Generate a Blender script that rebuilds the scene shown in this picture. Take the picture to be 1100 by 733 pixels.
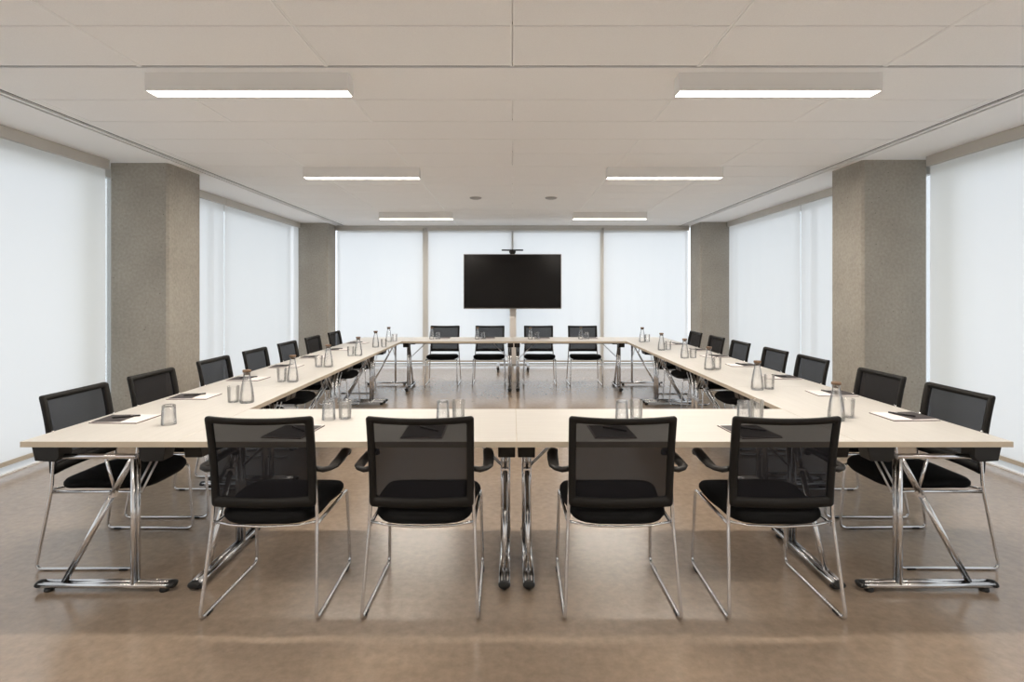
import bpy, math, random
from mathutils import Vector, Matrix
random.seed(7)
PI = math.pi
S = bpy.context.scene
COL = S.collection
for o in list(bpy.data.objects):
    bpy.data.objects.remove(o)

# ------------------------------------------------------------------ camera, world, exposure
cam_d = bpy.data.cameras.new('camera')
cam = bpy.data.objects.new('camera', cam_d)
COL.objects.link(cam)
cam.location = (0, 0, 1.45)
cam.rotation_euler = (PI / 2, 0, 0)
cam_d.sensor_width = 36
cam_d.lens = 36 * 597 / 1100
cam_d.shift_y = -52.5 / 1100
cam_d.shift_x = -0.5 / 1100
cam_d.clip_start = 0.05
S.camera = cam
S.view_settings.view_transform = 'Standard'
S.view_settings.look = 'None'
S.view_settings.gamma = 1
S.view_settings.use_curve_mapping = False
S.view_settings.exposure = 0.0
SKY = 1.85
LAMP = 112.0
w = bpy.data.worlds.new('world')
S.world = w
w.use_nodes = True
bg = w.node_tree.nodes['Background']
bg.inputs[0].default_value = (0.87, 0.925, 1.0, 1)
bg.inputs[1].default_value = SKY
try:
    S.cycles.max_bounces = 10
    S.cycles.diffuse_bounces = 6
    S.cycles.glossy_bounces = 5
    S.cycles.transparent_max_bounces = 24
    S.cycles.sample_clamp_indirect = 6
    S.cycles.sample_clamp_direct = 14
    S.cycles.use_denoising = True
    S.cycles.caustics_reflective = False
    S.cycles.caustics_refractive = False
except Exception:
    pass

# ------------------------------------------------------------------ materials
def mat(name, color=(.5, .5, .5), rough=.5, metal=0, spec=.5):
    m = bpy.data.materials.new(name)
    m.use_nodes = True
    b = m.node_tree.nodes['Principled BSDF']
    b.inputs['Base Color'].default_value = (*color, 1)
    b.inputs['Roughness'].default_value = rough
    b.inputs['Metallic'].default_value = metal
    b.inputs['Specular IOR Level'].default_value = spec
    return m

def nodes(m):
    return m.node_tree.nodes, m.node_tree.links, m.node_tree.nodes['Principled BSDF']

def add_noise(m, scale, c1, c2, lo=.35, hi=.65, detail=4, bump=0, stretch=None, rough=None, bdist=.002):
    N, L, b = nodes(m)
    tc = N.new('ShaderNodeTexCoord')
    mp = N.new('ShaderNodeMapping')
    if stretch: mp.inputs['Scale'].default_value = stretch
    nz = N.new('ShaderNodeTexNoise')
    nz.inputs['Scale'].default_value = scale
    nz.inputs['Detail'].default_value = detail
    cr = N.new('ShaderNodeValToRGB')
    cr.color_ramp.elements[0].position = lo; cr.color_ramp.elements[0].color = (*c1, 1)
    cr.color_ramp.elements[1].position = hi; cr.color_ramp.elements[1].color = (*c2, 1)
    L.new(tc.outputs['Object'], mp.inputs['Vector'])
    L.new(mp.outputs[0], nz.inputs['Vector'])
    L.new(nz.outputs['Fac'], cr.inputs['Fac'])
    L.new(cr.outputs[0], b.inputs['Base Color'])
    if bump:
        bp = N.new('ShaderNodeBump')
        bp.inputs['Strength'].default_value = bump
        bp.inputs['Distance'].default_value = bdist
        L.new(nz.outputs['Fac'], bp.inputs['Height'])
        L.new(bp.outputs[0], b.inputs['Normal'])
    if rough:
        mr = N.new('ShaderNodeMapRange')
        mr.inputs['To Min'].default_value = rough[0]; mr.inputs['To Max'].default_value = rough[1]
        L.new(nz.outputs['Fac'], mr.inputs['Value'])
        L.new(mr.outputs[0], b.inputs['Roughness'])
    return nz, cr, mp

def concrete(name):
    m = mat(name, rough=.85, spec=.25)
    N, L, b = nodes(m)
    nz, cr, mp = add_noise(m, 2.2, (.34, .315, .275), (.40, .375, .33), .3, .7, 8, rough=None)
    n2 = N.new('ShaderNodeTexNoise'); n2.inputs['Scale'].default_value = 38; n2.inputs['Detail'].default_value = 5
    L.new(mp.outputs[0], n2.inputs['Vector'])
    r2 = N.new('ShaderNodeValToRGB')
    r2.color_ramp.elements[0].position = .3; r2.color_ramp.elements[0].color = (.86, .86, .86, 1)
    r2.color_ramp.elements[1].position = .7; r2.color_ramp.elements[1].color = (1.07, 1.07, 1.07, 1)
    L.new(n2.outputs['Fac'], r2.inputs['Fac'])
    v = N.new('ShaderNodeTexVoronoi'); v.inputs['Scale'].default_value = 13
    L.new(mp.outputs[0], v.inputs['Vector'])
    r3 = N.new('ShaderNodeValToRGB')
    r3.color_ramp.elements[0].position = .045; r3.color_ramp.elements[0].color = (.45, .45, .45, 1)
    r3.color_ramp.elements[1].position = .075; r3.color_ramp.elements[1].color = (1, 1, 1, 1)
    L.new(v.outputs['Distance'], r3.inputs['Fac'])
    # cast line across the column
    mx = N.new('ShaderNodeMix'); mx.data_type = 'RGBA'; mx.blend_type = 'MULTIPLY'; mx.inputs[0].default_value = 1
    L.new(cr.outputs[0], mx.inputs[6]); L.new(r2.outputs[0], mx.inputs[7])
    m2 = N.new('ShaderNodeMix'); m2.data_type = 'RGBA'; m2.blend_type = 'MULTIPLY'; m2.inputs[0].default_value = 1
    L.new(mx.outputs[2], m2.inputs[6]); L.new(r3.outputs[0], m2.inputs[7])
    L.new(m2.outputs[2], b.inputs['Base Color'])
    bp = N.new('ShaderNodeBump'); bp.inputs['Strength'].default_value = .25; bp.inputs['Distance'].default_value = .003
    L.new(n2.outputs['Fac'], bp.inputs['Height']); L.new(bp.outputs[0], b.inputs['Normal'])
    return m

M = {}
M['chrome'] = mat('chrome', (.72, .72, .73), .14, 1)
M['satin'] = mat('satin_steel', (.62, .62, .63), .3, 1)
M['alu'] = mat('window_aluminium', (.62, .61, .58), .5, .2)
M['black'] = mat('black_plastic', (.009, .008, .0075), .42, 0, .35)
M['back_black'] = mat('back_frame_black', (.009, .008, .007), .6, 0, .22)
M['rubber'] = mat('black_rubber', (.008, .008, .008), .6)
M['fabric'] = mat('black_seat_fabric', (.006, .006, .0065), .95, 0, .15)
add_noise(M['fabric'], 400, (.004, .004, .004), (.010, .010, .0105), .3, .7, 2, bump=.2, bdist=.001)
M['white_plaster'] = mat('white_plaster', (.95, .945, .94), .9, 0, .2)
M['tile'] = mat('ceiling_tile', (.74, .725, .70), .95, 0, .1)
add_noise(M['tile'], 260, (.89, .885, .875), (.94, .935, .925), .3, .7, 2, bump=.15, bdist=.001)
M['tbar'] = mat('ceiling_grid', (.95, .95, .94), .6)
M['slot'] = mat('ceiling_slot_black', (.02, .02, .02), .8)
M['slot_grey'] = mat('ceiling_slot_metal', (.35, .34, .33), .5)
M['lamp_body'] = mat('lamp_body', (.79, .775, .75), .6)
M['cassette'] = mat('blind_cassette', (.56, .54, .50), .6)
M['hem'] = mat('blind_hem', (.50, .45, .38), .7)
M['light_leak'] = mat('light_leak_strip', (.84, .86, .88), .5)  # white so the daylight leak under the blinds reads bright on the floor
M['concrete'] = concrete('concrete')
M['top'] = mat('table_laminate', rough=.42, spec=.4)
add_noise(M['top'], 3.0, (.52, .50, .468), (.555, .535, .505), .3, .7, 6, stretch=(1, 14, 14))
M['edge'] = mat('table_edge_shaded', (.50, .43, .34), .5)  # same laminate as the top, shade of the upright face put into the colour
M['cork'] = mat('cork', (.17, .105, .065), .7)
M['paper'] = mat('paper', (.74, .69, .68), .8)
M['board'] = mat('notepad_board', (.07, .035, .035), .7)
M['cover'] = mat('charcoal_cover', (.045, .038, .040), .7)
M['pen'] = mat('pen_black', (.008, .007, .007), .3)
M['screen'] = mat('tv_screen', (.004, .0035, .0035), .16, 0, .22)
M['bezel'] = mat('tv_bezel', (.22, .20, .18), .4, .6)
M['stand'] = mat('stand_paint', (.68, .64, .60), .5, .1)

# floor: mottled sealed linoleum/concrete
def floor_mat():
    m = mat('floor', rough=.3, spec=1.0)
    N, L, b = nodes(m)
    nz, cr, mp = add_noise(m, 1.1, (.262, .200, .148), (.318, .246, .186), .3, .7, 8)
    n2 = N.new('ShaderNodeTexNoise'); n2.inputs['Scale'].default_value = 22; n2.inputs['Detail'].default_value = 7
    n2.inputs['Roughness'].default_value = .65
    L.new(mp.outputs[0], n2.inputs['Vector'])
    r2 = N.new('ShaderNodeValToRGB')
    r2.color_ramp.elements[0].position = .32; r2.color_ramp.elements[0].color = (.86, .86, .86, 1)
    r2.color_ramp.elements[1].position = .68; r2.color_ramp.elements[1].color = (1.10, 1.10, 1.10, 1)
    L.new(n2.outputs['Fac'], r2.inputs['Fac'])
    mx = N.new('ShaderNodeMix'); mx.data_type = 'RGBA'; mx.blend_type = 'MULTIPLY'; mx.inputs[0].default_value = 1
    L.new(cr.outputs[0], mx.inputs[6]); L.new(r2.outputs[0], mx.inputs[7])
    L.new(mx.outputs[2], b.inputs['Base Color'])
    mr = N.new('ShaderNodeMapRange'); mr.inputs['To Min'].default_value = .15; mr.inputs['To Max'].default_value = .24
    L.new(n2.outputs['Fac'], mr.inputs['Value']); L.new(mr.outputs[0], b.inputs['Roughness'])
    return m
M['floor'] = floor_mat()

def mix_mat(name, parts):
    """parts: list of (shader type, color, roughness, weight) mixed in order"""
    m = bpy.data.materials.new(name); m.use_nodes = True
    N, L = m.node_tree.nodes, m.node_tree.links
    N.clear()
    out = N.new('ShaderNodeOutputMaterial')
    acc, wsum = None, 0
    for t, c, r, wt in parts:
        n = N.new(t); n.inputs['Color'].default_value = (*c, 1)
        if r is not None and 'Roughness' in n.inputs: n.inputs['Roughness'].default_value = r
        if acc is None:
            acc, wsum = n.outputs[0], wt
        else:
            mx = N.new('ShaderNodeMixShader'); wsum += wt
            mx.inputs[0].default_value = wt / wsum
            L.new(acc, mx.inputs[1]); L.new(n.outputs[0], mx.inputs[2]); acc = mx.outputs[0]
    L.new(acc, out.inputs['Surface'])
    return m
M['blind'] = mix_mat('blind_fabric', [('ShaderNodeBsdfTranslucent', (.93, .935, .93), None, .51),
                                      ('ShaderNodeBsdfDiffuse', (.82, .81, .78), .5, .34),
                                      ('ShaderNodeBsdfTransparent', (1, 1, 1), None, .15)])
M['dimmer'] = mix_mat('dimming_panel', [('ShaderNodeBsdfTranslucent', (.90, .885, .85), None, .45),
                                         ('ShaderNodeBsdfTransparent', (.86, .86, .84), None, .45)])  # added translucent layer that dims daylight reaching the blinds
M['mesh'] = mix_mat('chair_mesh', [('ShaderNodeBsdfDiffuse', (.010, .010, .012), .8, .83),
                                   ('ShaderNodeBsdfGlossy', (.16, .16, .18), .6, .06),
                                   ('ShaderNodeBsdfTransparent', (1, 1, 1), None, .075)])

def glass_mat(name, edge, tint, gloss=1.0):
    m = bpy.data.materials.new(name); m.use_nodes = True
    N, L = m.node_tree.nodes, m.node_tree.links
    N.clear()
    out = N.new('ShaderNodeOutputMaterial')
    lw = N.new('ShaderNodeLayerWeight'); lw.inputs['Blend'].default_value = .35
    cr = N.new('ShaderNodeValToRGB')
    cr.color_ramp.elements[0].position = .25; cr.color_ramp.elements[0].color = (*tint, 1)
    cr.color_ramp.elements[1].position = .95; cr.color_ramp.elements[1].color = (*edge, 1)
    L.new(lw.outputs['Facing'], cr.inputs['Fac'])
    tr = N.new('ShaderNodeBsdfTransparent'); L.new(cr.outputs[0], tr.inputs['Color'])
    gl = N.new('ShaderNodeBsdfGlossy'); gl.inputs['Roughness'].default_value = .03
    fr = N.new('ShaderNodeFresnel'); fr.inputs['IOR'].default_value = 1.45
    mu = N.new('ShaderNodeMath'); mu.operation = 'MULTIPLY'; mu.inputs[1].default_value = gloss
    L.new(fr.outputs[0], mu.inputs[0])
    mx = N.new('ShaderNodeMixShader')
    L.new(mu.outputs[0], mx.inputs[0]); L.new(tr.outputs[0], mx.inputs[1]); L.new(gl.outputs[0], mx.inputs[2])
    L.new(mx.outputs[0], out.inputs['Surface'])
    return m
def real_glass():
    m = glass_mat('clear_glass', (.92, .93, .94), (1, 1, 1), .65)
    N, L = m.node_tree.nodes, m.node_tree.links
    out = [n for n in N if n.type == 'OUTPUT_MATERIAL'][0]
    base = out.inputs['Surface'].links[0].from_socket
    g = N.new('ShaderNodeBsdfGlass'); g.inputs['IOR'].default_value = 1.45; g.inputs['Roughness'].default_value = .0
    mx = N.new('ShaderNodeMixShader'); mx.inputs[0].default_value = .15
    L.new(base, mx.inputs[1]); L.new(g.outputs[0], mx.inputs[2]); L.new(mx.outputs[0], out.inputs['Surface'])
    return m
M['glass'] = real_glass()
M['pane'] = glass_mat('window_glass', (.8, .85, .85), (.97, .98, .98), .6)

def emit(name, c, s):
    m = bpy.data.materials.new(name); m.use_nodes = True
    N, L = m.node_tree.nodes, m.node_tree.links
    N.clear()
    out = N.new('ShaderNodeOutputMaterial'); e = N.new('ShaderNodeEmission')
    e.inputs[0].default_value = (*c, 1); e.inputs[1].default_value = s
    L.new(e.outputs[0], out.inputs['Surface'])
    return m
M['lamp'] = emit('lamp_diffuser', (1.0, .912, .80), LAMP)

# ------------------------------------------------------------------ geometry helpers
class MB:
    def __init__(s): s.v = []; s.f = []; s.sm = []
    def add(s, vs, fs, smooth=False):
        n = len(s.v); s.v += [tuple(p) for p in vs]
        s.f += [tuple(i + n for i in f) for f in fs]; s.sm += [smooth] * len(fs)
    def box(s, x0, x1, y0, y1, z0, z1):
        vs = [(x, y, z) for z in (z0, z1) for y in (y0, y1) for x in (x0, x1)]
        s.add(vs, [(0, 2, 3, 1), (4, 5, 7, 6), (0, 1, 5, 4), (2, 6, 7, 3), (0, 4, 6, 2), (1, 3, 7, 5)])
    def tube(s, pts, r, n=12, fillet=0, cap=True, seg=5):
        P = [Vector(p) for p in pts]
        if fillet:
            fl = fillet if isinstance(fillet, (list, tuple)) else [fillet] * len(P)
            Q = [P[0]]
            for i in range(1, len(P) - 1):
                a, b, c = P[i - 1], P[i], P[i + 1]
                d1 = (a - b); d2 = (c - b)
                rr = min(fl[i], d1.length * .49, d2.length * .49)
                if rr < 1e-5: Q.append(b); continue
                p0 = b + d1.normalized() * rr; p2 = b + d2.normalized() * rr
                for k in range(seg + 1):
                    t = k / seg
                    Q.append(p0 * (1 - t) ** 2 + b * 2 * t * (1 - t) + p2 * t * t)
            Q.append(P[-1]); P = Q
        rs = r if isinstance(r, (list, tuple)) else [r] * len(P)
        if len(rs) != len(P): rs = [rs[0]] * len(P)
        T = []
        for i in range(len(P)):
            if i == 0: t = P[1] - P[0]
            elif i == len(P) - 1: t = P[-1] - P[-2]
            else: t = (P[i + 1] - P[i]).normalized() + (P[i] - P[i - 1]).normalized()
            T.append(t.normalized())
        up = Vector((0, 0, 1)) if abs(T[0].z) < .9 else Vector((0, 1, 0))
        nrm = T[0].cross(up).normalized()
        vs, fs = [], []
        for i, p in enumerate(P):
            if i:
                nrm = (nrm - T[i] * nrm.dot(T[i])).normalized()
            bn = T[i].cross(nrm)
            for k in range(n):
                a = 2 * PI * k / n
                vs.append(p + (nrm * math.cos(a) + bn * math.sin(a)) * rs[i])
        for i in range(len(P) - 1):
            for k in range(n):
                k2 = (k + 1) % n
                fs.append((i * n + k, i * n + k2, (i + 1) * n + k2, (i + 1) * n + k))
        s.add(vs, fs, True)
        if cap:
            m = len(P) - 1
            s.add([vs[k] for k in range(n)], [tuple(range(n - 1, -1, -1))])
            s.add([vs[m * n + k] for k in range(n)], [tuple(range(n))])
    def lathe(s, prof, n=24, smooth=True, loc=(0, 0, 0)):
        vs, fs = [], []
        for r, z in prof:
            for k in range(n):
                a = 2 * PI * k / n
                vs.append((loc[0] + r * math.cos(a), loc[1] + r * math.sin(a), loc[2] + z))
        for i in range(len(prof) - 1):
            for k in range(n):
                k2 = (k + 1) % n
                fs.append((i * n + k, i * n + k2, (i + 1) * n + k2, (i + 1) * n + k))
        s.add(vs, fs, smooth)
    def rings(s, rings, closed_ends=True, smooth=True):
        n = len(rings[0]); vs = [p for r in rings for p in r]; fs = []
        for i in range(len(rings) - 1):
            for k in range(n):
                k2 = (k + 1) % n
                fs.append((i * n + k, i * n + k2, (i + 1) * n + k2, (i + 1) * n + k))
        s.add(vs, fs, smooth)
        if closed_ends:
            s.add(rings[0], [tuple(range(n - 1, -1, -1))], smooth)
            s.add(rings[-1], [tuple(range(n))], smooth)
    def prism(s, poly, axis, a, b):
        """poly of 2D points extruded along axis from a to b"""
        def p3(u, v, t):
            return {'x': (t, u, v), 'y': (u, t, v), 'z': (u, v, t)}[axis]
        n = len(poly)
        vs = [p3(u, v, a) for u, v in poly] + [p3(u, v, b) for u, v in poly]
        fs = [tuple(range(n)), tuple(range(2 * n - 1, n - 1, -1))]
        fs += [(i, i + n, (i + 1) % n + n, (i + 1) % n) for i in range(n)]
        s.add(vs, fs)
    def build(s, name, m, parent=None, bevel=0, fix=True):
        me = bpy.data.meshes.new(name)
        me.from_pydata(s.v, [], s.f)
        import bmesh
        bm = bmesh.new(); bm.from_mesh(me)
        for f, sm in zip(bm.faces, s.sm): f.smooth = sm
        if fix:
            bmesh.ops.remove_doubles(bm, verts=bm.verts, dist=1e-6)
            bmesh.ops.recalc_face_normals(bm, faces=bm.faces)
        bm.to_mesh(me); bm.free()
        me.materials.append(m)
        o = bpy.data.objects.new(name, me)
        COL.objects.link(o)
        if parent: o.parent = parent
        if bevel:
            b = o.modifiers.new('bevel', 'BEVEL'); b.width = bevel; b.segments = 2; b.limit_method = 'ANGLE'
            b.angle_limit = math.radians(50)
        return o

def tag(o, label=None, cat=None, group=None, kind=None):
    if label: o['label'] = label
    if cat: o['category'] = cat
    if group: o['group'] = group
    if kind: o['kind'] = kind
    return o

def empty(name, loc=(0, 0, 0), rz=0):
    o = bpy.data.objects.new(name, None)
    o.empty_display_size = .1
    COL.objects.link(o)
    o.location = loc; o.rotation_euler = (0, 0, rz)
    return o

def copy_tree(o, parent=None):
    c = o.copy(); COL.objects.link(c)
    if parent: c.parent = parent
    for ch in list(o.children): copy_tree(ch, c)
    return c

used = set()
def place(proto, loc, rz, label, cat, group=None, scale=None):
    if proto.name in used: o = copy_tree(proto)
    else: used.add(proto.name); o = proto
    o.location = loc; o.rotation_euler = (0, 0, rz)
    if scale: o.scale = scale
    return tag(o, label, cat, group)

# ------------------------------------------------------------------ setting
XW, YB, YF, H = 4.03, 10.97, -1.6, 2.76
m = MB(); m.box(-XW - .35, XW + .35, YF - .15, YB + .35, -.15, 0)
tag(m.build('floor', M['floor']), kind='structure')

# ceiling: plaster slab + recessed tile field with exposed grid
ceil = MB(); ceil.box(-XW - .35, XW + .35, YF - .15, YB + .35, H + .02, H + .2)
ceil.box(-XW - .35, -3.408, YF - .1, YB + .3, H, H + .02)
ceil.box(3.408, XW + .35, YF - .1, YB + .3, H, H + .02)
ceiling = tag(ceil.build('ceiling', M['white_plaster']), kind='structure')
ylines = [YF - .1, -1.25, -.72, -.2, .3, .81, 1.3, 1.78, 2.26, 2.734, 3.225, 3.78, 4.26, 4.754, 5.24, 5.77, 6.30, 6.80, 7.30, 7.80, 8.30, 8.80, 9.32, 9.85, 10.40, YB]
joint_x = [-3.24, -2.16, -1.08, 0, 1.08, 2.16, 3.24]
tiles = MB(); g = .004
for i in range(len(ylines) - 1):
    y0, y1 = ylines[i], ylines[i + 1]
    plain = (abs(y0 - 3.225) < .01) or (abs(y0 - 4.26) < .01) or (abs(y0 - 5.77) < .01) or (abs(y0 - 8.80) < .01)
    xs = [-3.308] + ([] if plain else joint_x) + [3.308]
    if abs(y0 - 3.225) < .01: y0 = 3.237
    if abs(y1 - 3.225) < .01: y1 = 3.217
    for a, b in zip(xs[:-1], xs[1:]):
        tiles.box(a + g, b - g, y0 + g, y1 - g, H, H + .018)
tiles.build('tile_field', M['tile'], ceiling)
gy = MB()
for y in ylines[1:-1]:
    if abs(y - 3.225) > .01: gy.box(-3.308, 3.308, y - .0035, y + .0035, H + .010, H + .019)
gy.build('cross_joints', M['slot_grey'], ceiling)
grid = MB()
for i in range(len(ylines) - 1):
    y0, y1 = ylines[i], ylines[i + 1]
    if any(abs(y0 - q) < .01 for q in (3.225, 4.26, 5.77, 8.80)): continue
    for x in joint_x:
        grid.box(x - .0105, x - .0015, y0, y1, H - .003, H + .019)
        grid.box(x + .0015, x + .0105, y0, y1, H - .003, H + .019)
grid.build('grid_bars', M['tbar'], ceiling)
sl = MB()
for sx in (-1, 1):
    sl.box(min(sx * 3.308, sx * 3.408), max(sx * 3.308, sx * 3.408), YF, YB, H + .012, H + .0199)
sl.box(-3.308, 3.308, 3.225 - .008, 3.225 + .012, H + .008, H + .0199)
sl.build('slot_channel', M['slot'], ceiling)
sb = MB()
for sx in (-1, 1):
    for x, hw in ((3.358, .013),):
        sb.box(sx * x - hw, sx * x + hw, YF, YB, H - .003, H + .015)
sb.box(-3.308, 3.308, 3.237, 3.243, H - .003, H + .015)
sb.build('slot_rail', M['tbar'], ceiling)

# window walls: frames with panes, outside the blinds
def struct(mb, name, m_, bevel=0, parent=None):
    o = mb.build(name, m_, parent, bevel)
    if parent is None: tag(o, kind='structure')
    return o
wn = [0]
def window(axis, side, a, b, plane, joints, dimmer=None):
    """a glazed wall run. axis 'y': runs along y at x=plane; axis 'x': along x at y=plane"""
    wn[0] += 1
    fr = MB(); gl = MB(); D = .06
    def bx(mb, u0, u1, z0, z1, d0=0, d1=D):
        t0, t1 = plane + side * d0, plane + side * d1
        t0, t1 = min(t0, t1), max(t0, t1)
        if axis == 'y': mb.box(t0, t1, u0, u1, z0, z1)
        else: mb.box(u0, u1, t0, t1, z0, z1)
    bx(fr, a, b, 0, .035); bx(fr, a, b, H - .12, H + .02)
    js = [a] + joints + [b]
    for j in js: bx(fr, max(a, j - .025), min(b, j + .025), .035, H - .12)
    wobj = struct(fr, 'window_%d' % wn[0], M['alu'])
    for u0, u1 in zip(js[:-1], js[1:]):
        g_ = MB(); bx(g_, u0 + .025, u1 - .025, .035, H - .12, .025, .031)
        g_.build('pane', M['pane'], wobj)
    if dimmer:
        f_ = MB(); bx(f_, dimmer[0], dimmer[1], .035, H - .12, -.006, -.001)
        f_.build('dimming_panel', M['dimmer'], wobj)  # added panel, dims the blind beside the clear pane
        f_ = MB(); bx(f_, a + .03, dimmer[0], 2.54, H - .12, -.006, -.001)
        f_.build('dimming_panel', M['dimmer'], wobj)  # added panel, dims the blind above the clear pane
XG = XW + .16
for sx in (-1, 1):
    window('y', sx, YF, 5.85 if sx < 0 else 5.75, sx * XG, [0.4, 2.6], dimmer=(5.2, 5.6) if sx < 0 else (5.04, 5.45))
    window('y', sx, 6.05 if sx < 0 else 5.9, 10.5, sx * XG, [7.77])
window('x', 1, -3.49, 3.49, YB + .13, [-1.72, .0, 1.772])
b_ = MB(); b_.box(-XW - .35, XW + .35, YF - .15, YF, 0, H); struct(b_, 'wall_front', M['white_plaster'])
# slim frame on the room side of the back windows (visible between the blinds)
fr = MB()
for x, wdt in ((-1.72, .055), (0.0, .014), (1.772, .036)):
    fr.box(x - wdt, x + wdt, YB + .02, YB + .06, .03, H - .09)
fr.box(-3.49, 3.49, YB - .02, YB + .06, H - .045, H)
struct(fr, 'trim_1', M['alu'])
fr = MB(); fr.box(-3.49, 3.49, YB - .01, YB + .128, 0, .012); struct(fr, 'trim_2', M['light_leak'])  # added pale floor strip, brightens the light leak under the back blinds
for i, sx in enumerate((-1, 1)):
    fr = MB()
    ya, yb, yc = (5.63, 6.2, 10.5) if sx < 0 else (5.5, 6.02, 10.37)
    x0, x1 = sorted((sx * (XW - .01), sx * (XW + .158))); fr.box(x0, x1, YF, ya, 0, .012); fr.box(x0, x1, yb, yc, 0, .012)
    struct(fr, 'trim_%d' % (3 + i), M['light_leak'])  # added pale floor strips, brighten the light leak under the side blinds

# concrete columns
def column(x0, x1, y0, y1, label):
    c = .02
    mb = MB()
    poly = [(x0, y0 + c), (x0 + c, y0), (x1 - c, y0), (x1, y0 + c), (x1, y1), (x0, y1)]
    mb.prism(poly, 'z', 0, H)
    o = mb.build('concrete_column', M['concrete'])
    tag(o, label, 'column', 'bare concrete columns')
column(-4.085, -3.49, 5.63, 6.2, 'large bare grey concrete column between the blinds on the left wall, the nearer left one')
column(3.465, 4.11, 5.5, 6.02, 'large bare grey concrete column between the blinds on the right wall, the nearer right one')
column(-4.14, -3.49, 10.5, 10.97, 'smaller looking concrete column in the far left corner')
column(3.51, 4.14, 10.37, 10.97, 'smaller looking concrete column in the far right corner')

# roller blinds
def blind(axis, side, a, b, plane, label, group, cassette=True, top=H):
    root = empty('roller_blind', (plane, (a + b) / 2, 0) if axis == 'y' else ((a + b) / 2, plane, 0))
    tag(root, label, 'blind', group)
    cx, cy, _ = root.location
    def bx(mb, u0, u1, z0, z1, d0, d1):
        t0, t1 = sorted((side * d0, side * d1))
        hw = (a + b) / 2
        if axis == 'y': mb.box(t0, t1, u0 - hw, u1 - hw, z0, z1)
        else: mb.box(u0 - hw, u1 - hw, t0, t1, z0, z1)
    f_ = MB(); bx(f_, a, b, .07, top - .06, 0, .0008)
    # thin cloth: single sheet
    f_ = MB()
    nz = 10; hw = (a + b) / 2; n_u = 24; vs = []; fs = []
    for i in range(nz + 1):
        for j in range(n_u + 1):
            u = a + (b - a) * j / n_u - hw; z = .08 + (top - .14) * i / nz
            wv = .004 * math.sin(j * 1.7 + side) * math.sin(PI * i / nz)
            vs.append((wv, u, z) if axis == 'y' else (u, wv, z))
    for i in range(nz):
        for j in range(n_u):
            q = i * (n_u + 1) + j
            fs.append((q, q + 1, q + n_u + 2, q + n_u + 1))
    f_.add(vs, fs, True); f_.build('blind_fabric', M['blind'], root, fix=False)
    h_ = MB(); bx(h_, a, b, 0.068, .102, -.008, .008); h_.build('hem_bar', M['hem'], root)
    if cassette:
        c_ = MB(); bx(c_, a - .012, b + .012, top - (.095 if axis == 'y' else .05), top, -.035, .05)
        c_.build('blind_cassette', M['cassette'], root, bevel=.004)
    return root
for sx, nm in ((-1, 'left'), (1, 'right')):
    blind('y', sx, 2.62, 5.50 if sx < 0 else 5.36, sx * XW, 'wide white roller blind on the %s wall, nearest the camera, before the concrete column' % nm, 'side wall blinds')
    blind('y', sx, -1.5, 2.585, sx * XW, 'wide white roller blind on the %s wall beyond the edge of the photo' % nm, 'side wall blinds')
    blind('y', sx, 6.24 if sx < 0 else 6.06, 7.755, sx * XW, 'narrow white roller blind on the %s wall just behind the near concrete column' % nm, 'side wall blinds')
    blind('y', sx, 7.785, 10.46 if sx < 0 else 10.33, sx * XW, 'white roller blind on the %s wall reaching the far corner column' % nm, 'side wall blinds')
bk = [(-3.472, -1.772, 'leftmost of the four white blinds on the back wall'),
      (-1.668, -.012, 'white blind on the back wall behind the left half of the television'),
      (.012, 1.738, 'white blind on the back wall behind the right half of the television'),
      (1.806, 3.472, 'rightmost of the four white blinds on the back wall')]
for a, b, lb in bk: blind('x', 1, a, b, YB, lb, 'back wall blinds', top=H - .045)

# linear ceiling lamps
def lamp_proto():
    root = empty('linear_ceiling_lamp')
    L_, W_, h = 1.21, .115, .108
    b = MB()
    b.box(-L_/2, L_/2, 0, .006, -h, 0); b.box(-L_/2, L_/2, W_ - .006, W_, -h, 0)
    b.box(-L_/2, -L_/2 + .006, .006, W_ - .006, -h, 0); b.box(L_/2 - .006, L_/2, .006, W_ - .006, -h, 0)
    b.box(-L_/2 + .006, L_/2 - .006, .006, W_ - .006, -.02, 0)
    b.build('lamp_housing', M['lamp_body'], root)
    d = MB(); d.box(-L_/2 + .007, L_/2 - .007, .007, W_ - .007, -h + .0015, -h + .012)
    d.build('diffuser', M['lamp'], root)
    return root
lp = lamp_proto()
rows = [(3.31, 'in the nearest row of lit lamps'), (5.81, 'in the middle row of lit lamps'), (9.10, 'in the farthest row of lit lamps')]
for y, t in rows:
    for x, sd in ((-1.585, 'left'), (1.60, 'right')):
        place(lp, (x, y, H), 0, 'white box shaped linear ceiling lamp, %s one %s' % (sd, t), 'ceiling lamp', 'linear ceiling lamps')
for x, sd in ((-1.585, 'left'), (1.60, 'right')):
    place(lp, (x, .81, H), 0, 'white box shaped ceiling lamp, %s one above the camera, outside the photo' % sd, 'ceiling lamp', 'linear ceiling lamps')

for x, sd in ((-.51, 'left'), (.535, 'right')):
    d = MB(); d.lathe([(0.0, -.022), (.05, -.022), (.075, -.014), (.085, 0)], 28, loc=(0, 0, 0))
    o = d.build('smoke_detector', M['slot_grey'], None); o.location = (x, 7.7, H)
    tag(o, 'small flat round grey ceiling detector, %s one of the two near the far end' % sd, 'smoke detector', 'ceiling detectors')

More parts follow.
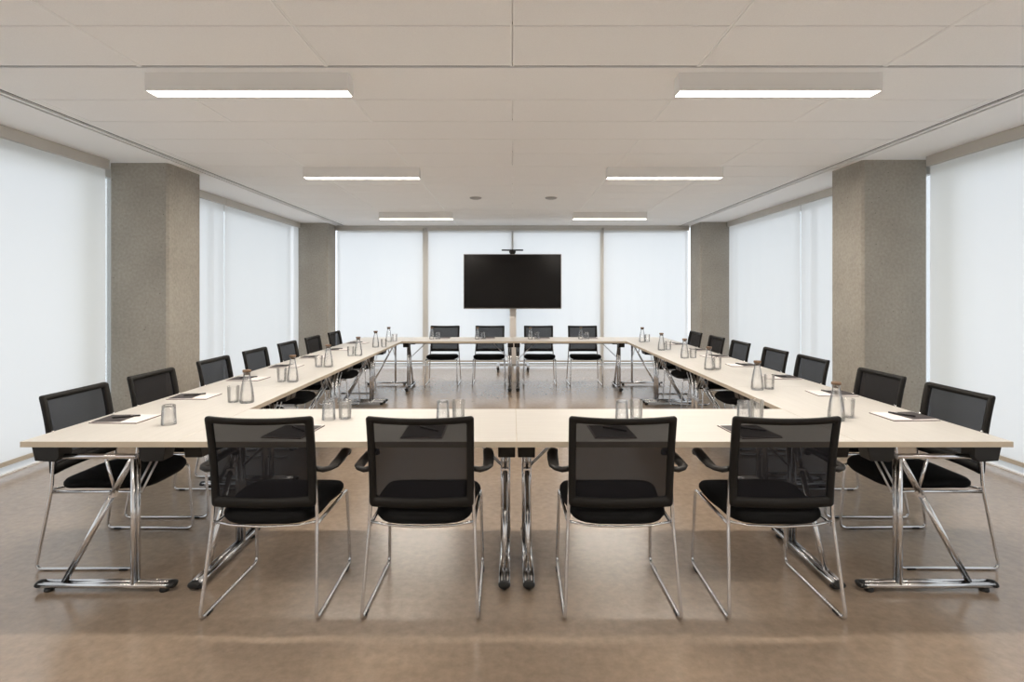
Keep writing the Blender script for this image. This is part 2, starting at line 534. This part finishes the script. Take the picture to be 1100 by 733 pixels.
# ------------------------------------------------------------------ tables
TW = .737
def table_proto(L_):
    root = empty('folding_table')
    t = MB(); t.box(-L_/2, L_/2, -TW/2, TW/2, .713, .74); t.build('tabletop', M['top'], root, bevel=.0015)
    e = MB(); q = .0012
    e.box(-L_/2 - q, L_/2 + q, -TW/2 - q, -TW/2 + .004, .7125, .7385)
    e.box(-L_/2 - q, L_/2 + q, TW/2 - .004, TW/2 + q, .7125, .7385)
    e.box(-L_/2 - q, -L_/2 + .004, -TW/2 + .004, TW/2 - .004, .7125, .7385)
    e.box(L_/2 - .004, L_/2 + q, -TW/2 + .004, TW/2 - .004, .7125, .7385)
    e.build('shaded_edge', M['edge'], root)  # strips in the darker tone, painted shade on the tabletop's sides
    for s in (-1, 1):
        X = s * (L_/2 - .043); X2 = X - s * .030; r = .0125
        f = MB()
        zf = .034
        for xx in (X + s * .0, X2):
            f.tube([(xx, -.315, zf), (xx, .315, zf)], .0135)
        for xx in (X, X2):
            f.tube([(xx, .14, zf), (xx, .14, .655)], r)
        f.tube([(X, -.285, .657), (X, .155, .657)], .0125)
        mx = (X + X2) / 2
        f.build('leg_frame', M['chrome'], root)
        lf = root.children[-1]
        b = MB()
        b.tube([(mx, -.205, .045), (mx, .030, .47)], .0145)
        b.tube([(mx - .011, .030, .47), (mx - .011, .128, .650)], .0095)
        b.tube([(mx + .011, .030, .47), (mx + .011, .128, .650)], .0095)
        b.box(mx - .019, mx + .019, .022, .044, .458, .486)
        b.tube([(mx, .040, .485), (X, .005, .655)], .007)
        b.build('diagonal_brace', M['chrome'], lf)
        for e_ in (-1, 1):
            c = MB()
            pts = []
            rings = []
            for yy, sc in ((.306, 1), (.324, 1.0), (.332, .9), (.336, .6)):
                ring = []
                for k in range(20):
                    a = 2 * PI * k / 20
                    rx = .0295 * sc; rz = .0165 * sc
                    ring.append((mx + rx * math.cos(a), e_ * yy, zf + rz * math.sin(a)))
                rings.append(ring)
            c.rings(rings)
            c.lathe([(.0, .0), (.02, .0), (.022, .006), (.018, .02), (0, .02)], 16, loc=(mx, e_ * .28, 0))
            c.build('foot_cap', M['rubber'], lf)
            k_ = MB()
            ya, yb = .19, .32
            poly = [(e_ * ya, .712), (e_ * yb, .712), (e_ * (yb - .015), .645), (e_ * (ya + .02), .640), (e_ * ya, .66)]
            xa, xb = sorted((s * (L_/2 - .005), s * (L_/2 - .088)))
            k_.prism(poly, 'x', xa, xb)
            k_.build('mounting_bracket', M['black'], root, bevel=.003)
        st = MB(); st.tube([(X2 - s * .005, .125, .47), (X2 - s * .25, .125, .708)], .005)
        st.tube([(X2 - s * .005, .155, .47), (X2 - s * .25, .155, .708)], .005)
        st.build('folding_stay', M['satin'], root)
    rl = MB(); rl.box(-L_/2 + .11, L_/2 - .11, -.265, -.245, .693, .7128); rl.box(-L_/2 + .11, L_/2 - .11, .245, .265, .693, .7128)
    rl.build('underframe_rail', M['black'], root)
    return root
XS = .02; LF = 1.62; LS = 1.53; Y0 = 2.64
tf = table_proto(LF - .003)
TG = 'white folding tables forming the square'
place(tf, (XS - LF/2, Y0 + TW/2, 0), 0, 'white folding table in the front row, left half, behind the two left armchairs', 'table', TG)
place(tf, (XS + LF/2, Y0 + TW/2, 0), 0, 'white folding table in the front row, right half, behind the two right armchairs', 'table', TG)
place(tf, (XS - LF/2, 8.03 + TW/2, 0), PI, 'white folding table at the far end, left half, in front of the television', 'table', TG)
place(tf, (XS + LF/2, 8.03 + TW/2, 0), PI, 'white folding table at the far end, right half, in front of the television', 'table', TG)
ts = table_proto(LS - .003)
XL = XS - LF - TW/2 - .002; XR = XS + LF + TW/2 + .002
ordn = ['nearest the camera, at the front corner', 'second from the front', 'third from the front', 'farthest, at the far corner']
for k in range(4):
    yy = Y0 + LS * (k + .5)
    place(ts, (XL, yy, 0), -PI/2, 'white folding table in the left row, %s' % ordn[k], 'table', TG)
    place(ts, (XR, yy, 0), PI/2, 'white folding table in the right row, %s' % ordn[k], 'table', TG)

# ------------------------------------------------------------------ chairs
ZB0, ZB1, HWB = .488, .905, .238
def back_y(z):
    t = (z - ZB0) / (ZB1 - ZB0)
    return -.203 - .012 * t - .045 * max(t, 0) ** 2
def bp(u, z, off=0):
    """u in -1..1 across the backrest"""
    t = (z - ZB0) / (ZB1 - ZB0)
    hw = HWB - .004 * (1 - t)
    return (u * hw, back_y(z) - .026 * (1 - u * u) + off, z - .007 * (1 - u * u) * t)
def rr(u0, u1, z0, z1, r, n=6, side=10):
    """rounded rectangle (metres) as list of (x,z), ccw"""
    pts = []
    cs = [(u1 - r, z1 - r, 0), (u0 + r, z1 - r, 90), (u0 + r, z0 + r, 180), (u1 - r, z0 + r, 270)]
    for idx, (cx, cz, a0) in enumerate(cs):
        for k in range(n + 1):
            a = math.radians(a0 + 90 * k / n)
            pts.append((cx + r * math.cos(a), cz + r * math.sin(a)))
        nx = cs[(idx + 1) % 4]
        a = math.radians(a0 + 90)
        p = pts[-1]; an = math.radians(nx[2]); q = (nx[0] + r * math.cos(an), nx[1] + r * math.sin(an))
        for k in range(1, side):
            pts.append((p[0] + (q[0] - p[0]) * k / side, p[1] + (q[1] - p[1]) * k / side))
    return pts
def seat_outline(inset, n=40):
    pts = []
    for k in range(n):
        a = 2 * PI * k / n
        c, s_ = math.cos(a), math.sin(a)
        e = 2 / 4.2
        x = math.copysign(abs(c) ** e, c); y = math.copysign(abs(s_) ** e, s_)
        hw = (.247 if y > 0 else .230) - inset
        pts.append((x * hw, .035 + y * (.245 - inset)))
    return pts
def seat_z(x, y):
    t = (y + .21) / .49
    z = .447 + .014 * math.sin(PI * min(max(t, 0), 1) * .85)
    if t > .82: z -= .10 * (t - .82) ** 1.5
    return z + .10 * x * x
def chair_proto(name, arms):
    root = empty(name)
    # backrest ring
    out_ = rr(-HWB, HWB, ZB0, ZB1, .016)
    in_ = rr(-HWB + .031, HWB - .031, ZB0 + .044, ZB1 - .028, .008)
    def mp(p, off): return bp(p[0] / HWB, p[1], off)
    f = MB()
    ot = [(x * .985, ZB0 + (z - ZB0) * .99 + .002) for x, z in out_]
    f.rings([[mp(p, .011) for p in in_], [mp(p, .013) for p in ot], [mp(p, .006) for p in out_], [mp(p, -.006) for p in out_],
             [mp(p, -.013) for p in ot], [mp(p, -.011) for p in in_], [mp(p, .011) for p in in_]], closed_ends=False)
    f.build('backrest_frame', M['back_black'], root)
    g_ = MB(); nx, nz = 16, 10; vs = []; fs = []
    x0, x1, z0, z1 = -HWB + .026, HWB - .026, ZB0 + .038, ZB1 - .020
    for i in range(nz + 1):
        for j in range(nx + 1):
            vs.append(bp((x0 + (x1 - x0) * j / nx) / HWB, z0 + (z1 - z0) * i / nz))
    for i in range(nz):
        for j in range(nx):
            q = i * (nx + 1) + j; fs.append((q, q + 1, q + nx + 2, q + nx + 1))
    g_.add(vs, fs, True); g_.build('mesh_panel', M['mesh'], root, fix=False)
    # seat
    s_ = MB()
    spec = [(.030, -.052), (.010, -.046), (0, -.030), (.001, -.016), (.010, -.004), (.028, 0), (.08, .002), (.15, .002)]
    rings = []
    for ins, dz in spec:
        rings.append([(x, y, seat_z(x, y) + dz) for x, y in seat_outline(ins)])
    s_.rings(rings); s_.build('seat', M['fabric'], root)
    # sled frames
    for sd in (-1, 1):
        t = MB(); r = .0080
        pts = [(sd * .222, -.208, .72), (sd * .229, -.198, .58), (sd * .236, -.200, .42), (sd * .256, -.268, r), (sd * .249, .265, r), (sd * .238, .232, .40), (sd * .232, -.198, .400)]
        pts[5] = (sd * .240, .238, .405)
        t.tube(pts, r, 12, fillet=[0, .05, .05, .035, .04, .03, 0])
        t.build('sled_leg', M['chrome'], root)
        leg = root.children[-1]
        for gy in (-.20, .19):
            gm = MB(); gm.box(sd * .253 - .0085, sd * .253 + .0085, gy - .022, gy + .022, 0, .011)
            gm.build('glide', M['rubber'], leg, bevel=.002)
    c = MB()
    c.tube([(-.238, .20, .400), (.238, .20, .400)], .006)
    c.build('cross_bar', M['chrome'], root)
    c = MB()
    c.tube([(-.234, -.197, .415), (-.15, -.200, .398), (0, -.203, .392), (.15, -.200, .398), (.234, -.197, .415)], .006)
    c.build('cross_bar', M['chrome'], root)
    if arms:
        for sd in (-1, 1):
            a = MB()
            # bracket outwards, then a flat blade forwards, curled down at its tip
            path = [(.226, -.198, .655, .014, .013), (.262, -.196, .648, .014, .013), (.288, -.180, .650, .016, .011), (.296, -.150, .652, .024, .012),
                    (.295, -.06, .655, .026, .012), (.290, .03, .659, .026, .012), (.285, .070, .660, .025, .013), (.282, .092, .652, .023, .014), (.281, .102, .634, .019, .012)]
            rings = []
            n = len(path)
            for i, (x, y, z, wd, th) in enumerate(path):
                p0 = Vector(path[max(i - 1, 0)][:3]); p1 = Vector(path[min(i + 1, n - 1)][:3])
                T = (p1 - p0).normalized(); side = T.cross(Vector((0, 0, 1))).normalized(); up = side.cross(T)
                ring = []
                for k in range(12):
                    an = 2 * PI * k / 12
                    q = Vector((x, y, z)) + side * wd * math.cos(an) + up * th * math.sin(an)
                    ring.append((sd * q.x, q.y, q.z))
                rings.append(ring)
            a.rings(rings); a.build('armrest', M['black'], root)
    return root
arm = chair_proto('conference_armchair', True)
fx = [-1.117, -.408, .487, 1.209]
fl = ['leftmost in the front row', 'second from the left in the front row', 'third from the left in the front row', 'rightmost in the front row']
for x, t in zip(fx, fl):
    place(arm, (x, 2.707, 0), 0, 'black mesh armchair on chrome sled base, %s' % t, 'chair', 'armchairs along the front of the square')
ch = chair_proto('conference_chair', False)
yl = [3.15, 3.815, 4.60, 5.34, 6.10, 6.87, 7.70]
yr = [3.155, 3.815, 4.68, 5.34, 6.155, 6.87, 7.66]
o7 = ['nearest the camera', 'second from the camera', 'third from the camera', 'fourth from the camera', 'fifth from the camera', 'sixth from the camera', 'farthest from the camera']
for k in range(7):
    place(ch, (-2.215, yl[k], 0), -PI/2, 'black mesh chair on chrome sled base, left row, %s' % o7[k], 'chair', 'chairs along the left side')
    place(ch, (2.27, yr[k], 0), PI/2, 'black mesh chair on chrome sled base, right row, %s' % o7[k], 'chair', 'chairs along the right side')
bx_ = [-1.10, -.367, .425, 1.142]
bl = ['leftmost of the four', 'left of the television stand', 'right of the television stand', 'rightmost of the four']
for x, t in zip(bx_, bl):
    place(ch, (x, 8.82, 0), PI, 'black mesh chair behind the far table, %s' % t, 'chair', 'chairs along the far end')

# ------------------------------------------------------------------ television on a wheeled stand
tv = empty('television', (0, 10.28, 0))
tag(tv, 'large black flat screen television hanging on the grey wheeled stand at the far end', 'television')
b = MB(); b.box(-.905, .905, -.01, .045, 1.14, 2.155); b.build('tv_housing', M['bezel'], tv, bevel=.004)
b = MB(); b.box(-.893, .893, -.0125, -.008, 1.158, 2.143); b.build('screen', M['screen'], tv)
b = MB(); b.box(-.35, .35, .045, .085, 1.35, 1.95); b.build('rear_panel', M['black'], tv, bevel=.01)
stn = empty('television_stand', (.01, 10.37, 0))
tag(stn, 'grey column stand with a wheeled base carrying the television', 'stand')
b = MB(); b.box(-.06, .06, 0.005, .065, .10, 2.05); b.build('column', M['stand'], stn, bevel=.006)
b = MB(); b.box(-.30, .30, -.02, .09, .075, .115); b.box(-.30, -.25, -.30, .30, .078, .112); b.box(.25, .30, -.30, .30, .078, .112)
b.build('base_frame', M['satin'], stn, bevel=.004)
for sx in (-1, 1):
    for yy in (-.27, .27):
        b = MB()
        b.tube([(sx * .275 - .013, yy, .035), (sx * .275 + .013, yy, .035)], .035, 16)
        b.box(sx * .275 - .02, sx * .275 + .02, yy - .01, yy + .01, .035, .08)
        b.build('caster', M['rubber'], stn)
cb = empty('conference_camera', (.0, 10.28, 2.155))
tag(cb, 'black video conference camera bar on top of the television', 'camera')
b = MB(); b.box(-.20, .20, -.03, .05, .060, .085); b.build('camera_bar', M['black'], cb, bevel=.008)
b = MB(); b.prism([(-.05, .061), (.05, .061), (.065, .04), (.04, 0), (-.04, 0), (-.065, .04)], 'y', -.02, .04); b.build('mount', M['black'], cb)
b = MB(); b.tube([(0, -.034, .073), (0, -.028, .073)], .010, 16); b.build('lens', M['screen'], cb)

# ------------------------------------------------------------------ table-top things
def tumbler_proto(name, flip):
    prof = [(0, 0), (.030, 0), (.033, .003), (.0375, .104), (.0365, .105), (.0355, .104), (.0305, .012), (.028, .009), (0, .009)]
    if flip: prof = [(r, .105 - z) for r, z in prof]
    b = MB(); b.lathe(prof, 28)
    return b.build(name, M['glass'])
tu = tumbler_proto('water_glass', False)
ti = tumbler_proto('upturned_water_glass', True)
def carafe_proto():
    root = empty('water_carafe')
    out_ = [(0, 0), (.039, 0), (.043, .004), (.044, .015), (.042, .05), (.035, .10), (.026, .145), (.0215, .168), (.0205, .180), (.0225, .196)]
    inn = [(.021, .196), (.0188, .180), (.0198, .168), (.0242, .145), (.033, .10), (.040, .05), (.0415, .017), (.037, .010), (0, .009)]
    b = MB(); b.lathe(out_ + inn, 28); b.build('bottle', M['glass'], root)
    c = MB(); c.lathe([(0, .180), (.0175, .180), (.019, .196), (.0255, .1965), (.0258, .208), (.0245, .211), (0, .211)], 24)
    c.build('stopper', M['cork'], root)
    return root
ca = carafe_proto()
ZT = .7402
def side_name(x): return 'left' if x < 0 else 'right'
oc = ['nearest the camera', 'second from the camera', 'third from the camera', 'fourth from the camera', 'fifth from the camera', 'farthest from the camera']
lc = [(-1.706, 3.57), (-1.74, 4.40), (-1.75, 5.28), (-1.72, 6.20), (-1.76, 7.15), (-1.77, 7.95)]
rc = [(1.80, 3.09), (1.78, 4.04), (1.80, 5.09), (1.85, 5.97), (1.82, 6.79), (1.84, 7.88)]
for (x, y), t in zip(lc, oc):
    place(ca, (x, y, ZT), .3, 'clear glass carafe with brown stopper on the left tables, %s' % t, 'carafe', 'carafes on the left tables')
for (x, y), t in zip(rc, oc):
    place(ca, (x, y, ZT), 0, 'clear glass carafe with brown stopper on the right tables, %s' % t, 'carafe', 'carafes on the right tables')
for (x, y), t in zip([(-1.80, 3.585), (-1.83, 4.41), (-1.84, 5.28), (-1.80, 6.18), (-1.66, 7.17), (-1.70, 8.02)], oc):
    place(tu, (x, y, ZT), 0, 'clear water glass beside a carafe on the left tables, %s' % t, 'glass', 'water glasses beside the left carafes')
for (x, y), t in zip([(1.905, 3.16), (1.88, 4.07), (1.89, 5.13), (1.95, 6.0), (1.92, 6.85), (1.93, 7.95)], oc):
    place(tu, (x, y, ZT), 0, 'clear water glass beside a carafe on the right tables, %s' % t, 'glass', 'water glasses beside the right carafes')
place(ti, (-1.846, 2.985, ZT), 0, 'upturned clear water glass standing alone near the front left notepad', 'glass')
fw = [(-1.025, -.94), (-.388, -.303), (.61, .695), (1.29, 1.372)]
for (xa, xb), t in zip(fw, fl):
    t2 = t.replace('in the front row', 'armchair').replace('leftmost armchair', 'leftmost armchair').replace(' from the left', '')
    place(ti, (xa, 3.10, ZT), 0, 'upturned clear water glass on the front table before the %s' % t2.strip(), 'glass', 'upturned glasses on the front tables')
    place(tu, (xb, 3.12, ZT), 0, 'upright clear water glass on the front table before the %s' % t2.strip(), 'glass', 'upright glasses on the front tables')
for (xa, xb), t in zip([(-1.217, -1.13), (-.53, -.445), (.27, .37), (1.03, 1.12)], ['leftmost chair', 'second chair from the left', 'third chair from the left', 'rightmost chair']):
    place(ca, (xa, 8.38, ZT), 0, 'small glass carafe on the far table in front of the %s' % t, 'carafe', 'carafes on the far tables', scale=(.85, .85, .85))
    place(ti, (xb, 8.40, ZT), 0, 'water glass on the far table in front of the %s' % t, 'glass', 'glasses on the far tables')

def pad_proto(name, cw, cl, cox, coy, rot):
    """notepad: person sits at -y"""
    root = empty(name)
    b = MB(); b.box(-.102, .102, -.132, .132, 0, .0035); b.build('backing_board', M['board'], root)
    b = MB(); b.box(-.100, .100, -.130, .130, .0036, .0062); b.build('paper_sheets', M['paper'], root)
    b = MB(); b.box(-cw/2, cw/2, -cl/2, cl/2, .0064, .0085)
    o = b.build('charcoal_cover', M['cover'], root); o.location = (cox, coy, 0); o.rotation_euler = (0, 0, rot)
    return root
pa = pad_proto('notepad', .175, .150, .005, -.052, .09)
pf = pad_proto('covered_notepad', .196, .235, 0, -.012, 0)
def pen_proto():
    root = empty('ballpoint_pen')
    b = MB(); b.tube([(0, -.068, .0052), (0, -.060, .0052), (0, .062, .0052), (0, .066, .0052)], [.0018, .005, .005, .0035], 12)
    b.build('barrel', M['pen'], root)
    b = MB(); b.box(-.0015, .0015, .02, .062, .0100, .0115); b.box(-.0015, .0015, .056, .062, .0055, .0115); b.build('clip', M['satin'], root)
    return root
pn = pen_proto()
o7c = ['nearest', 'second', 'third', 'fourth', 'fifth', 'sixth', 'farthest']
for k in range(7):
    y = [3.10, 3.77, 4.54, 5.30, 6.05, 6.84, 7.75][k]
    rz = random.uniform(-.08, .08)
    place(pa, (-2.155, y, ZT), -PI/2 + rz, 'white notepad with charcoal cover on the left tables, before the %s chair' % o7c[k], 'notepad', 'notepads on the left tables')
    place(pn, (-2.16, y + .01, ZT + .0087), -PI/2 + rz + random.uniform(.4, 1.0), 'black pen on the notepad before the %s chair of the left row' % o7c[k], 'pen', 'pens on the left notepads')
    y = [3.16, 3.88, 4.62, 5.38, 6.12, 6.80, 7.58][k]
    rz = random.uniform(-.08, .08)
    place(pa, (2.225, y, ZT), PI/2 + rz, 'white notepad with charcoal cover on the right tables, before the %s chair' % o7c[k], 'notepad', 'notepads on the right tables')
    place(pn, (2.22, y + .01, ZT + .0087), PI/2 + rz - random.uniform(.9, 1.3), 'black pen on the notepad before the %s chair of the right row' % o7c[k], 'pen', 'pens on the right notepads')
for k, (x, rz) in enumerate([(-1.11, -.10), (-.445, 0.02), (.50, .02), (1.20, .10)]):
    t2 = ['leftmost', 'second', 'third', 'rightmost'][k]
    place(pf, (x, 2.825, ZT), rz, 'dark covered notepad on the front table, behind the %s armchair' % t2, 'notepad', 'notepads on the front tables')
    place(pn, (x + .02, 2.83, ZT + .0087), rz + .9, 'black pen on the notepad behind the %s armchair' % t2, 'pen', 'pens on the front notepads')
for k, x in enumerate([-1.06, -.37, .47, 1.20]):
    t2 = ['leftmost', 'second', 'third', 'rightmost'][k]
    place(pf, (x, 8.58, ZT), PI, 'dark covered notepad on the far table before the %s chair' % t2, 'notepad', 'notepads on the far tables')
